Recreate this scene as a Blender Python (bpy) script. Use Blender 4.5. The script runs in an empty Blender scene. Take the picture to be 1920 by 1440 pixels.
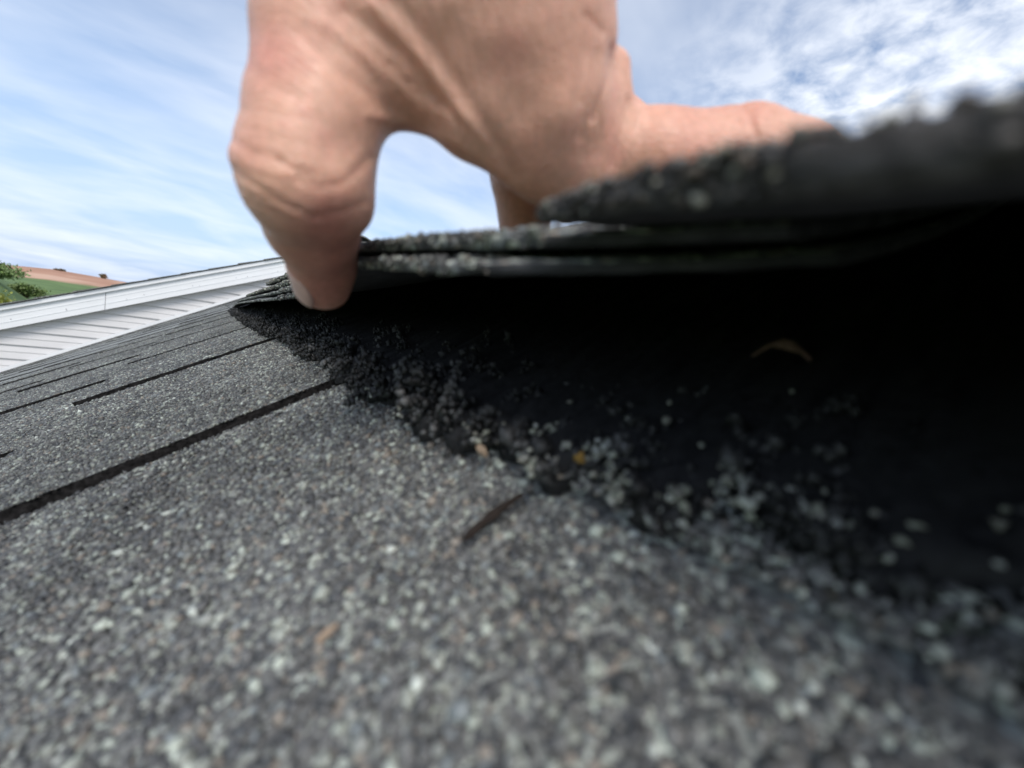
import bpy, math, random
import numpy as np
from mathutils import Matrix, Vector

random.seed(7); rng = np.random.default_rng(7)
scene = bpy.context.scene
COL = scene.collection

# ------------------------------------------------------------------ frames
PITCH = math.radians(29.8)
H = 0.045                                    # lens height above the shingles
ROOF = Matrix.Rotation(-PITCH, 4, 'Y')       # local x = up the slope, y = along the courses, z = off the roof
CAM = np.array([-H*math.sin(PITCH), 0.0, H*math.cos(PITCH)])
RIGHT = np.array([0.79804809, -0.58340645, 0.15085144])
DOWN = np.array([0.06413078, -0.16668756, -0.983922])
FWD = np.array([0.5991715, 0.79489129, -0.09561037])

# ------------------------------------------------------------------ camera
cd = bpy.data.cameras.new('camera'); cam = bpy.data.objects.new('camera', cd); COL.objects.link(cam)
m = Matrix.Identity(4)
for i in range(3):
    m[i][0] = RIGHT[i]; m[i][1] = -DOWN[i]; m[i][2] = -FWD[i]; m[i][3] = CAM[i]
cam.matrix_world = m
cd.sensor_width = 36; cd.lens = 36*763/1920
cd.clip_start = 0.004; cd.clip_end = 6000
cd.dof.use_dof = True; cd.dof.focus_distance = 0.36; cd.dof.aperture_fstop = 10.0
scene.camera = cam

# ------------------------------------------------------------------ sky, sun, exposure
SUN_EL, SUN_AZ = math.radians(46), math.radians(212)     # azimuth clockwise from +Y
world = bpy.data.worlds.new('World'); scene.world = world; world.use_nodes = True
nt = world.node_tree; nt.nodes.clear()
def N(t, kind, **kw):
    n = t.nodes.new(kind)
    for k, v in kw.items():
        if k == 'inp':
            for a, b in v.items(): n.inputs[a].default_value = b
        else: setattr(n, k, v)
    return n
def mathn(t, op, a, b=None, clamp=False):
    n = N(t, 'ShaderNodeMath', operation=op, use_clamp=clamp)
    for i, v in enumerate((a, b)):
        if v is None: continue
        if isinstance(v, (int, float)): n.inputs[i].default_value = v
        else: t.links.new(v, n.inputs[i])
    return n.outputs[0]
def ramp(t, fac, stops, interp='LINEAR'):
    n = N(t, 'ShaderNodeValToRGB'); n.color_ramp.interpolation = interp
    e = n.color_ramp.elements
    while len(e) < len(stops): e.new(0.5)
    for k, (p, c) in enumerate(stops):
        e[k].position = p; e[k].color = (*c, 1) if len(c) == 3 else c
    t.links.new(fac, n.inputs[0]); return n.outputs[0]
def mixc(t, fac, a, b, mode='MIX'):
    n = N(t, 'ShaderNodeMix', data_type='RGBA', blend_type=mode)
    for i, v in ((0, fac), (6, a), (7, b)):
        if isinstance(v, (int, float)): n.inputs[i].default_value = v
        elif isinstance(v, tuple): n.inputs[i].default_value = (*v, 1)
        else: t.links.new(v, n.inputs[i])
    return n.outputs[2]
tc = N(nt, 'ShaderNodeTexCoord')
sky = N(nt, 'ShaderNodeTexSky', sky_type='NISHITA', sun_disc=False)
sky.sun_elevation = SUN_EL; sky.sun_rotation = SUN_AZ; sky.air_density = 1.0; sky.dust_density = 1.0; sky.ozone_density = 1.6
sep = N(nt, 'ShaderNodeSeparateXYZ'); nt.links.new(tc.outputs['Generated'], sep.inputs[0])
zz = mathn(nt, 'ADD', mathn(nt, 'MAXIMUM', sep.outputs[2], 0.0), 0.16)
px = mathn(nt, 'DIVIDE', sep.outputs[0], zz); py = mathn(nt, 'DIVIDE', sep.outputs[1], zz)
cmb = N(nt, 'ShaderNodeCombineXYZ'); nt.links.new(px, cmb.inputs[0]); nt.links.new(py, cmb.inputs[1])
# small broken cloudlets
n1 = N(nt, 'ShaderNodeTexNoise', inp={'Scale': 11.0, 'Detail': 5.0, 'Roughness': 0.55, 'Distortion': 0.25}); nt.links.new(cmb.outputs[0], n1.inputs['Vector'])
n1b = N(nt, 'ShaderNodeTexNoise', inp={'Scale': 1.1, 'Detail': 2.0}); nt.links.new(cmb.outputs[0], n1b.inputs['Vector'])
lump = ramp(nt, mathn(nt, 'ADD', n1.outputs[0], mathn(nt, 'MULTIPLY', mathn(nt, 'SUBTRACT', n1b.outputs[0], 0.5), 0.5)), [(0.30, (0, 0, 0)), (0.66, (1, 1, 1))])
# thin streaks
mp = N(nt, 'ShaderNodeMapping'); mp.inputs['Scale'].default_value = (0.9, 1.25, 1); mp.inputs['Rotation'].default_value = (0, 0, 0.55)
nt.links.new(cmb.outputs[0], mp.inputs[0])
n2 = N(nt, 'ShaderNodeTexNoise', inp={'Scale': 1.5, 'Detail': 5.0, 'Roughness': 0.5, 'Distortion': 0.3}); nt.links.new(mp.outputs[0], n2.inputs['Vector'])
streak = ramp(nt, n2.outputs[0], [(0.36, (0, 0, 0)), (0.72, (0.72, 0.72, 0.72))])
# cloudlets lie to the east (+X), streaks to the north-west
side = ramp(nt, mathn(nt, 'SUBTRACT', px, mathn(nt, 'MULTIPLY', py, 0.55)), [(0.42, (0, 0, 0)), (0.95, (1, 1, 1))])
mask = mixc(nt, side, streak, lump)
veil = mathn(nt, 'ADD', mathn(nt, 'MULTIPLY', mask, 0.82), 0.12, True)
low = ramp(nt, sep.outputs[2], [(0.0, (1, 1, 1)), (0.42, (0, 0, 0))])          # moist air towards the horizon
skyc = mixc(nt, mathn(nt, 'MULTIPLY', low, 0.9), sky.outputs[0], (2.0, 2.85, 4.5))
cloudc = (5.2, 5.45, 5.9)
out = mixc(nt, veil, skyc, cloudc)
bg = N(nt, 'ShaderNodeBackground', inp={'Strength': 0.118}); nt.links.new(out, bg.inputs[0])
wo = N(nt, 'ShaderNodeOutputWorld'); nt.links.new(bg.outputs[0], wo.inputs[0])

sd = bpy.data.lights.new('sun', 'SUN'); sun = bpy.data.objects.new('sun', sd); COL.objects.link(sun)
sd.energy = 1.5; sd.angle = math.radians(24); sd.color = (1.0, 0.95, 0.88)
sv = Vector((math.sin(SUN_AZ)*math.cos(SUN_EL), math.cos(SUN_AZ)*math.cos(SUN_EL), math.sin(SUN_EL)))
sun.rotation_euler = sv.to_track_quat('Z', 'Y').to_euler()
vs = scene.view_settings; vs.view_transform = 'Standard'; vs.look = 'None'; vs.exposure = 0.8; vs.gamma = 1.0; vs.use_curve_mapping = False
scene.render.engine = 'CYCLES'; scene.cycles.use_denoising = True
scene.cycles.max_bounces = 6; scene.cycles.diffuse_bounces = 3; scene.cycles.caustics_reflective = False; scene.cycles.caustics_refractive = False

# ------------------------------------------------------------------ helpers
def tag(o, label=None, cat=None, group=None, kind=None):
    for k, v in (('label', label), ('category', cat), ('group', group), ('kind', kind)):
        if v: o[k] = v
    return o
def link(name, me, parent=None, mat=None, mw=None):
    o = bpy.data.objects.new(name, me); COL.objects.link(o)
    if mat is not None and me is not None and not me.materials: me.materials.append(mat)
    if parent is not None: o.parent = parent
    if mw is not None: o.matrix_world = mw
    return o
def empty(name, loc=(0, 0, 0), mw=None):
    o = bpy.data.objects.new(name, None); COL.objects.link(o); o.empty_display_size = 0.02
    if mw is not None: o.matrix_world = mw
    else: o.location = loc
    return o
def mesh(name, V, F, smooth=False):
    me = bpy.data.meshes.new(name); me.from_pydata([tuple(map(float, v)) for v in V], [], [tuple(map(int, f)) for f in F]); me.update()
    if smooth: me.polygons.foreach_set('use_smooth', [True]*len(me.polygons))
    return me
def mesh_np(name, V, F, col=None, smooth=False):
    """fast builder: V (n,3), F (m,k) all faces of k corners, col (n,3) point colours"""
    me = bpy.data.meshes.new(name); k = F.shape[1]
    me.vertices.add(len(V)); me.vertices.foreach_set('co', np.ascontiguousarray(V, np.float32).ravel())
    me.loops.add(F.size); me.loops.foreach_set('vertex_index', np.ascontiguousarray(F, np.int32).ravel())
    me.polygons.add(len(F)); me.polygons.foreach_set('loop_start', np.arange(0, F.size, k, dtype=np.int32))
    if smooth: me.polygons.foreach_set('use_smooth', np.ones(len(F), bool))
    me.update(calc_edges=True); me.validate()
    if col is not None:
        at = me.color_attributes.new('tint', 'FLOAT_COLOR', 'POINT')
        at.data.foreach_set('color', np.c_[col, np.ones(len(col))].astype(np.float32).ravel())
    return me
def box(V, F, lo, hi):
    b = len(V)
    V += [(x, y, z) for z in (lo[2], hi[2]) for y in (lo[1], hi[1]) for x in (lo[0], hi[0])]
    F += [tuple(b+i for i in f) for f in ((0, 2, 3, 1), (4, 5, 7, 6), (0, 1, 5, 4), (2, 6, 7, 3), (0, 4, 6, 2), (1, 3, 7, 5))]
def prism(poly, y0, y1):
    """polygon in (x, z) pushed from y0 to y1"""
    n = len(poly); V = [(x, y0, z) for x, z in poly] + [(x, y1, z) for x, z in poly]
    F = [tuple(range(n)), tuple(range(2*n-1, n-1, -1))] + [(i, i+n, (i+1) % n+n, (i+1) % n) for i in range(n)]
    return V, F
def vnoise(x, y, seed=0):
    """cheap smooth value noise for arrays"""
    def h(i, j): 
        v = np.sin(i*127.1+j*311.7+seed*74.7)*43758.5453
        return v-np.floor(v)
    xi, yi = np.floor(x), np.floor(y); fx, fy = x-xi, y-yi
    fx, fy = fx*fx*(3-2*fx), fy*fy*(3-2*fy)
    return (h(xi, yi)*(1-fx)+h(xi+1, yi)*fx)*(1-fy)+(h(xi, yi+1)*(1-fx)+h(xi+1, yi+1)*fx)*fy

# ------------------------------------------------------------------ materials
def mat(name):
    m_ = bpy.data.materials.new(name); m_.use_nodes = True
    t = m_.node_tree; b = t.nodes['Principled BSDF']
    return m_, t, b
def plain(name, col, rough=0.6, spec=0.4, noise=None, bump=None):
    m_, t, b = mat(name)
    b.inputs['Roughness'].default_value = rough; b.inputs['Specular IOR Level'].default_value = spec
    if noise:
        sc, amt = noise
        tcn = N(t, 'ShaderNodeTexCoord'); nn = N(t, 'ShaderNodeTexNoise', inp={'Scale': sc, 'Detail': 5.0, 'Roughness': 0.6}); t.links.new(tcn.outputs['Object'], nn.inputs['Vector'])
        lo = tuple(c*(1-amt) for c in col); hi = tuple(min(1, c*(1+amt)) for c in col)
        t.links.new(ramp(t, nn.outputs[0], [(0.3, lo), (0.7, hi)]), b.inputs['Base Color'])
        if bump:
            bn = N(t, 'ShaderNodeBump', inp={'Strength': bump[0], 'Distance': bump[1]}); t.links.new(nn.outputs[0], bn.inputs['Height']); t.links.new(bn.outputs[0], b.inputs['Normal'])
    else: b.inputs['Base Color'].default_value = (*col, 1)
    return m_

PAL = 1.25*np.array([.975, 1.01, .965])*np.array([(.045, .045, .049), (.063, .061, .062), (.087, .084, .085), (.113, .111, .110), (.155, .156, .15), (.22, .225, .205), (.29, .305, .275), (.165, .14, .122), (.125, .135, .143), (.36, .37, .35)])
PALW = np.array([.16, .17, .16, .15, .12, .08, .045, .05, .04, .010]); PALW /= PALW.sum()

def shingle_mat(name, scale=720.0, dark=1.0):
    """mineral granule coat for shingles too far off for single stones"""
    m_, t, b = mat(name)
    tcn = N(t, 'ShaderNodeTexCoord'); 
    geo = N(t, 'ShaderNodeNewGeometry')
    v = N(t, 'ShaderNodeTexVoronoi', inp={'Scale': scale, 'Randomness': 1.0}); t.links.new(geo.outputs['Position'], v.inputs['Vector'])
    sepc = N(t, 'ShaderNodeSeparateColor'); t.links.new(v.outputs['Color'], sepc.inputs[0])
    acc = 0; stops = []
    for w, c in zip(PALW, PAL): stops.append((acc, tuple(c*dark*1.35))); acc += w
    colr = ramp(t, sepc.outputs[0], stops, 'CONSTANT')
    nn = N(t, 'ShaderNodeTexNoise', inp={'Scale': 9.0, 'Detail': 4.0}); t.links.new(geo.outputs['Position'], nn.inputs['Vector'])
    patch = ramp(t, nn.outputs[0], [(0.3, (.78, .78, .78)), (0.7, (1.15, 1.15, 1.15))])
    colr = mixc(t, 1.0, colr, patch, 'MULTIPLY')
    t.links.new(colr, b.inputs['Base Color']); b.inputs['Roughness'].default_value = 0.72; b.inputs['Specular IOR Level'].default_value = 0.45
    bn = N(t, 'ShaderNodeBump', inp={'Strength': 0.45, 'Distance': 0.0009}); bn.invert = True
    t.links.new(v.outputs['Distance'], bn.inputs['Height']); t.links.new(bn.outputs[0], b.inputs['Normal'])
    return m_
M_SHINGLE = shingle_mat('shingle granules')
M_CUT = plain('grey brown cut asphalt', (.065, .06, .059), .85, .25, (700, .6), (.7, .001))
M_FARSH = shingle_mat('far shingle granules', 500.0, 0.8)
m_, t, b = mat('mineral granule'); M_GRAN = m_
at = N(t, 'ShaderNodeAttribute', attribute_name='tint')
nn = N(t, 'ShaderNodeTexNoise', inp={'Scale': 1900.0, 'Detail': 2.0}); g = N(t, 'ShaderNodeNewGeometry'); t.links.new(g.outputs['Position'], nn.inputs['Vector'])
t.links.new(mixc(t, 1.0, at.outputs['Color'], ramp(t, nn.outputs[0], [(.3, (.7, .7, .7)), (.7, (1.2, 1.2, 1.2))]), 'MULTIPLY'), b.inputs['Base Color'])
b.inputs['Roughness'].default_value = 0.6; b.inputs['Specular IOR Level'].default_value = 0.5
M_TAR = plain('black tar', (.012, .012, .013), .75, .3, (400, .5), (.6, .001))
M_UNDER = plain('dusty asphalt underside', (.05, .05, .055), .8, .3, (160, .55), (.5, .0006))
M_DECK = plain('bare asphalt', (.016, .015, .015), .9, .15, (420, .9), (.8, .0015))
M_WHITE = plain('white coated metal', (.80, .81, .82), .38, .45, (6, .03))
M_SIDING = plain('white vinyl siding', (.64, .63, .63), .5, .4, (5, .03))
M_JOINT = plain('grey joint', (.28, .27, .28), .7, .2)

# ------------------------------------------------------------------ ground to the horizon
def terrain(X, Y):
    az = np.degrees(np.arctan2(X, np.maximum(Y, 1e-3))); d = np.hypot(X, Y)
    def ss(a, b_, v): q = np.clip((v-a)/(b_-a), 0, 1); return q*q*(3-2*q)
    crest = np.interp(az, [-60, -22, -15, -12, -9.6, -7.3, -5, 10, 60], [3.0, 3.6, 5.6, 7.0, 6.9, 6.4, 6.0, 4.0, 3.0])
    z = -5 + crest*ss(105, 255, d)*(1-ss(290, 620, d))
    z += 0.35*(vnoise(X/14, Y/14, 3)-.5)*ss(60, 140, d)
    # grassy bank rising on the left
    z += 4.0*ss(-12.2, -16.5, az)*ss(45, 85, d)*(1-ss(110, 170, d))*(Y > 0)
    return z
rad = np.concatenate([[0.0], np.geomspace(6, 5000, 90)]); ang = np.radians(np.concatenate([np.linspace(-180, -24, 30), np.linspace(-23.5, -2, 60), np.linspace(0, 180, 36)[:-1]]))
A, R_ = np.meshgrid(ang, rad[1:]); X = R_*np.sin(A); Y = R_*np.cos(A)
V = np.c_[X.ravel(), Y.ravel(), terrain(X, Y).ravel()]
na, nr = len(ang), len(rad)-1
I, J = np.meshgrid(np.arange(nr-1), np.arange(na), indexing='ij'); J2 = (J+1) % na
F = np.c_[(I*na+J).ravel(), (I*na+J2).ravel(), ((I+1)*na+J2).ravel(), ((I+1)*na+J).ravel()]
m_, t, b = mat('fields'); M_GROUND = m_
g = N(t, 'ShaderNodeNewGeometry'); ln = N(t, 'ShaderNodeVectorMath', operation='LENGTH'); t.links.new(g.outputs['Position'], ln.inputs[0])
nz = N(t, 'ShaderNodeTexNoise', inp={'Scale': .03, 'Detail': 5.0}); t.links.new(g.outputs['Position'], nz.inputs['Vector'])
nz2 = N(t, 'ShaderNodeTexNoise', inp={'Scale': .25, 'Detail': 6.0}); t.links.new(g.outputs['Position'], nz2.inputs['Vector'])
edge = mathn(t, 'ADD', ln.outputs[1], mathn(t, 'MULTIPLY', mathn(t, 'SUBTRACT', nz.outputs[0], .5), 55.0))
grass = ramp(t, nz2.outputs[0], [(.3, (.075, .13, .035)), (.7, (.13, .20, .06))])
soil = ramp(t, nz.outputs[0], [(.38, (.33, .165, .095)), (.5, (.40, .215, .135)), (.6, (.52, .33, .23))])
fac = mathn(t, 'MULTIPLY', mathn(t, 'SUBTRACT', edge, 176.0), .12, True)
t.links.new(mixc(t, fac, grass, soil), b.inputs['Base Color']); b.inputs['Roughness'].default_value = .95
gr = link('ground', mesh_np('ground', V, F, smooth=True), mat=M_GROUND); tag(gr, 'green meadow rising to a ploughed tan field', kind='structure')

# ------------------------------------------------------------------ shingled roof (near)
EXPO = 3.4*H; TABT = 0.0046; B0 = -2.65*H            # course spacing, tab thickness, lower edge of the main course
WALL_Y = 3.15
roof = empty('shingled_roof', mw=ROOF)
tag(roof, 'weathered grey asphalt shingle roof in the foreground, sloping up to the right', 'roof')
V, F = [], []; box(V, F, (-1.75, -.75, -.07), (.44, WALL_Y-.004, -.0105))
link('roof_deck', mesh('roof_deck', V, F), roof, M_DECK)
CURL = .0024
AMP = (.55, .85, 1.2)
def curl(v, u, amp=1.0): return amp*CURL*np.exp(-np.maximum(v, 0)/.045)*np.clip(1-.35*u/EXPO, 0, 1)
def tab_mesh(w, i, amp):
    """one tab: butt edge at x=0, running up the slope to x=EXPO+15 mm"""
    r = np.random.default_rng(50+i); L = EXPO+.015; nu, nv = 18, 12
    us = np.linspace(0, L, nu+1); vs_ = w*np.linspace(0, 1, nv+1)**1.6; P = []
    for iu, u in enumerate(us):
        for iv, v in enumerate(vs_):
            uu, vv = u, v
            if iu == 0: uu += r.normal(0, .0005)
            if iv == 0: vv += abs(r.normal(0, .0009))
            if iv == nv: vv -= abs(r.normal(0, .0005))
            P.append((uu, vv, -TABT*u/EXPO + curl(v, u, amp) + r.normal(0, .00012)))
    n = len(P); P += [(x, y, z-TABT) for x, y, z in P]; W1 = nv+1
    Fa = [(a*W1+c, (a+1)*W1+c, (a+1)*W1+c+1, a*W1+c+1) for a in range(nu) for c in range(nv)]
    ring = [c for c in range(nv)] + [a*W1+nv for a in range(nu)] + [nu*W1+c for c in range(nv, 0, -1)] + [a*W1 for a in range(nu, 0, -1)]
    Fa += [(ring[k], ring[(k+1) % len(ring)], ring[(k+1) % len(ring)]+n, ring[k]+n) for k in range(len(ring))]
    me = mesh('shingle_tab', P, Fa); me.materials.append(M_SHINGLE); me.materials.append(M_DECK)
    nf_ = nu*nv; sides = [k for k in range(len(Fa)) if k >= nf_+nv]      # cut sides are bare asphalt
    for k in sides: me.polygons[k].material_index = 1
    return me
SLOTW = .0058
SLOTS = {0: [4.32*H, 9.85*H], -1: [2.2*H, 7.85*H, 13.75*H]}
STEP = 5.7*H
variants = {}
def course_slots(k):
    s = list(SLOTS.get(k, [((k % 2)*.5+.15)*STEP]))
    r = random.Random(k+90)
    while s[-1] < WALL_Y: s.append(s[-1]+STEP*(1+r.uniform(-.03, .03)))
    while s[0] > -.72: s.insert(0, s[0]-STEP)
    return s
LIFT_END = 1.45
ntab = 0
for k in range(-10, 6):
    u0 = B0+k*EXPO; s = course_slots(k)
    if u0 > .40: continue
    for si, (a, c) in enumerate(zip(s[:-1], s[1:])):
        if k in (1, 2) and a < LIFT_END: continue
        c = min(c, WALL_Y-.002)
        if c-a < .03: continue
        w = round((c-a-SLOTW)/.002)*.002
        lv = (k*7+si*5+(si*si) % 4) % 3; key = (w, lv)
        if key not in variants:
            variants[key] = tab_mesh(w, len(variants), AMP[lv])
        o = link('shingle_tab', variants[key], roof); o.location = (u0, a+SLOTW/2, 0); ntab += 1
# ridge caps along the top
for i in range(13):
    V, F = [], []; w = .11; seg = 8
    y0, y1 = -.7+i*.3, -.7+i*.3+.36
    for y, dz in ((y0, .004), (y1, -.001)):
        for q in range(seg+1):
            a_ = (q/seg-.5)*2; V.append((.43+a_*w, y, .002+dz-.03*abs(a_)**1.5-.055*max(0, a_)))
    nq = seg+1; V += [(x, y, z-.005) for x, y, z in V]
    F = [(q, q+1, q+1+nq, q+nq) for q in range(seg)]
    F += [(q, q+2*nq, q+1+2*nq, q+1) for q in range(seg)]
    me = mesh('ridge_cap', V, F, True); link('ridge_cap', me, roof, M_SHINGLE)
V = [(.44, -.75, -.012), (.44, WALL_Y, -.012), (2.2, WALL_Y, -2.0), (2.2, -.75, -2.0)]
link('back_slope', mesh('back_slope', V, [(0, 1, 2, 3)]), roof, M_SHINGLE)

# ------------------------------------------------------------------ loose and bedded granules
def ico():
    p = (1+5**.5)/2
    V = np.array([(-1, p, 0), (1, p, 0), (-1, -p, 0), (1, -p, 0), (0, -1, p), (0, 1, p), (0, -1, -p), (0, 1, -p), (p, 0, -1), (p, 0, 1), (-p, 0, -1), (-p, 0, 1)])/math.sqrt(1+p*p)
    F = np.array([(0, 11, 5), (0, 5, 1), (0, 1, 7), (0, 7, 10), (0, 10, 11), (1, 5, 9), (5, 11, 4), (11, 10, 2), (10, 7, 6), (7, 1, 8), (3, 9, 4), (3, 4, 2), (3, 2, 6), (3, 6, 8), (3, 8, 9), (4, 9, 5), (2, 4, 11), (6, 2, 10), (8, 6, 7), (9, 8, 1)])
    return V, F
def octa():
    V = np.array([(1, 0, 0), (-1, 0, 0), (0, 1, 0), (0, -1, 0), (0, 0, 1), (0, 0, -1.)])
    F = np.array([(0, 2, 4), (2, 1, 4), (1, 3, 4), (3, 0, 4), (2, 0, 5), (1, 2, 5), (3, 1, 5), (0, 3, 5)])
    return V, F
def stones(P, R3, col, base, jit=.22):
    """P (n,3) centres, R3 (n,3) radii, col (n,3): faceted stones as one vertex/face set"""
    BV, BF = base; n = len(P)
    ax = rng.normal(size=(n, 4)); ax /= np.linalg.norm(ax, axis=1, keepdims=True); w, x, y, z = ax.T
    Rm = np.stack([1-2*(y*y+z*z), 2*(x*y-z*w), 2*(x*z+y*w), 2*(x*y+z*w), 1-2*(x*x+z*z), 2*(y*z-x*w), 2*(x*z-y*w), 2*(y*z+x*w), 1-2*(x*x+y*y)], 1).reshape(n, 3, 3)
    L = BV[None]*(1+rng.normal(0, jit, (n, len(BV), 1)))
    L = np.einsum('nij,nvj->nvi', Rm, L)*R3[:, None, :]+P[:, None, :]
    Fa = (BF[None]+(np.arange(n)*len(BV))[:, None, None]).reshape(-1, 3)
    return L.reshape(-1, 3), Fa, np.repeat(col, len(BV), 0)
def palette(n, dark=0.0, lightboost=1.0):
    w = PALW.copy(); w[5:] *= lightboost; w /= w.sum()
    c = PAL[rng.choice(len(PAL), n, p=w)]*rng.uniform(.75, 1.25, (n, 1))
    return c
def tab_top(u, a=None):
    k = np.floor((u-B0)/EXPO); f_ = (u-B0)/EXPO-k; z = -TABT*f_
    if a is not None:
        for kk in np.unique(k):
            sel_ = k == kk; ss_ = np.array(course_slots(int(kk)))
            si_ = np.clip(np.searchsorted(ss_, a[sel_])-1, 0, None); v_ = a[sel_]-ss_[si_]-SLOTW/2
            z[sel_] += curl(v_, f_[sel_]*EXPO, np.array(AMP)[(int(kk)*7+si_*5+(si_*si_) % 4) % 3])
    return z
def in_slot(u, a):
    k = np.floor((u-B0)/EXPO).astype(int); bad = np.zeros(len(u), bool)
    for kk in np.unique(k):
        for s in course_slots(int(kk)):
            bad |= (k == kk) & (np.abs(a-s) < SLOTW*.5+.0005)
    # open joint between two strips close to the lens
    bad |= (k == 0) & (np.abs(a-(1.166*H+.0011*np.sin(u*260))) < .0011*np.clip((u-.2*H)/(.2*H), 0, 1)) & (u > .22*H)
    return bad
def bed(u0, u1, a0, a1, pitch, keep=None):
    nu, na_ = int((u1-u0)/pitch), int((a1-a0)/pitch)
    U, A_ = np.meshgrid(u0+(np.arange(nu)+.5)*pitch, a0+(np.arange(na_)+.5)*pitch)
    u = U.ravel()+rng.uniform(-.48, .48, U.size)*pitch; a = A_.ravel()+rng.uniform(-.48, .48, U.size)*pitch
    return u, a
def tar_edge(a):
    """where the black tar field begins, up the slope, for a place along the course"""
    x = a/H
    base = np.interp(x, [-1, .1, .5, .9, 1.6, 4.4, 10, 16, 40], [.98, 1.0, .93, .80, .68, .69, .62, .5, .42])*H
    return base+(vnoise(a*330, a*0, 5)-.5)*.008+(vnoise(a*110, a*0, 8)-.5)*.009
u, a = bed(-.25, .085, -.035, .43, .00122)
d = np.hypot(np.hypot(u, a), H)
# visible wedge in front of and left of the lens plus a margin; thin out with distance
keep = ~in_slot(u, a) & (rng.random(len(u)) < np.interp(d, [0, .2, .45], [1, 1, .75])) & (a > -.9*u-.06) & (u < tar_edge(a)+.0008)
u, a, d = u[keep], a[keep], d[keep]
r = rng.lognormal(math.log(.00062), .33, len(u)).clip(.00035, .0013)*np.interp(d, [.05, .3, .45], [1, 1.0, 1.15])
R3 = np.c_[r*rng.uniform(.85, 1.25, len(u)), r*rng.uniform(.85, 1.25, len(u)), r*rng.uniform(.6, .95, len(u))]
P = np.c_[u, a, tab_top(u, a)+r*rng.uniform(-.15, .45, len(u))]
colr = palette(len(u))
patch = (.5*vnoise(u*14, a*14, 2)+.3*vnoise(u*45, a*45, 6)+.2*vnoise(u*150, a*150, 9))[:, None]; colr = colr*(.45+1.1*patch)
# coarser bed farther off
uf, af = bed(-.95, .03, .30, 1.7, .0028)
kf = ~in_slot(uf, af) & ~((uf > -.25) & (af < .43)) & (uf < tar_edge(af)+.003) & (rng.random(len(uf)) < np.interp(af-.4*uf, [.5, .9, 1.9], [1, 1, 0]))
uf, af = uf[kf], af[kf]; rf = rng.lognormal(math.log(.0012), .2, len(uf))
u = np.concatenate([u, uf]); a = np.concatenate([a, af]); d = np.hypot(u, a)
R3 = np.concatenate([R3, np.c_[rf, rf, rf*.6]]); P = np.concatenate([P, np.c_[uf, af, tab_top(uf, af)+rf*.1]])
cf = palette(len(uf))*(.45+1.1*(.5*vnoise(uf*14, af*14, 2)+.3*vnoise(uf*45, af*45, 6)+.1)[:, None]); colr = np.concatenate([colr, cf])
near = d < .17
for nm, sel, base in (('granules', near, ico()), ('granules', ~near, octa())):
    Vv, Fv, Cv = stones(P[sel], R3[sel], colr[sel], base)
    o = link(nm, mesh_np(nm, Vv, Fv, Cv), roof, M_GRAN); tag(o, kind='stuff')

# tar field left on the roof under the lifted course: a thin crust with clumps and strings
aa = np.concatenate([np.linspace(-.30, .0, 60), np.linspace(.0, .35, 220)[1:], np.linspace(.35, 1.6, 200)[1:]])
rows = np.concatenate([[0, .0006, .0015, .003, .006], np.linspace(.012, .30, 30)])
V = []; 
for j, q in enumerate(rows):
    u_ = tar_edge(aa)+.001+q
    z_ = np.where(j == 0, -.0035, np.minimum(.0004+.0026*(1-np.exp(-q/.002)), .003))+(vnoise(aa*420, u_*420, 11)-.5)*.0035*(j > 1)
    V.append(np.c_[u_, aa, z_+tab_top(np.full_like(aa, .0))*0])
V = np.concatenate(V); n = len(aa)
I, J = np.meshgrid(np.arange(len(rows)-1), np.arange(n-1), indexing='ij')
F = np.c_[(I*n+J).ravel(), ((I+1)*n+J).ravel(), ((I+1)*n+J+1).ravel(), (I*n+J+1).ravel()]
link('tar_bed', mesh_np('tar_bed', V, F, smooth=True), roof, M_TAR)
nc_ = 1050; ka = np.where(rng.random(nc_) < .75, rng.uniform(-.03, .7, nc_), rng.uniform(.7, 1.4, nc_)); ko = np.abs(rng.normal(0, .007, nc_))+rng.uniform(0, .03, nc_)*(rng.random(nc_) < .35)
PU, PA, PZ, PR, PC = [], [], [], [], []
for k in range(nc_):
    big = k % 9 == 0 and ka[k] > .07
    m2 = rng.integers(50, 90) if big else rng.integers(8, 26); lean = rng.normal(0, .35, 2); tall = rng.uniform(.15, 1.0)**1.5*(.0095 if ka[k] > .08 else .005)*(1.5 if big else 1)
    hh = np.sort(rng.uniform(0, 1, m2)); wid = (.0034 if big else .0019)*(1-.6*hh)
    PA.append(ka[k]+lean[0]*hh*tall+rng.normal(0, 1, m2)*wid); PU.append(tar_edge(np.array([ka[k]]))[0]+ko[k]+lean[1]*hh*tall+rng.normal(0, 1, m2)*wid)
    PZ.append(.0003+hh*tall); PR.append(rng.lognormal(math.log(.00078), .35, m2))
    c = rng.uniform(.006, .02) if rng.random() < .85 else rng.uniform(.03, .09)
    PC.append(np.full(m2, c)*rng.uniform(.6, 1.5, m2))
u, a, z, r, c = map(np.concatenate, (PU, PA, PZ, PR, PC))
Vv, Fv, Cv = stones(np.c_[u, a, z], np.c_[r, r, r*1.25], np.repeat(c[:, None], 3, 1), octa(), .35)
o = link('tar_clumps', mesh_np('tar_clumps', Vv, Fv, Cv), roof, M_GRAN); tag(o, kind='stuff')
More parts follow.
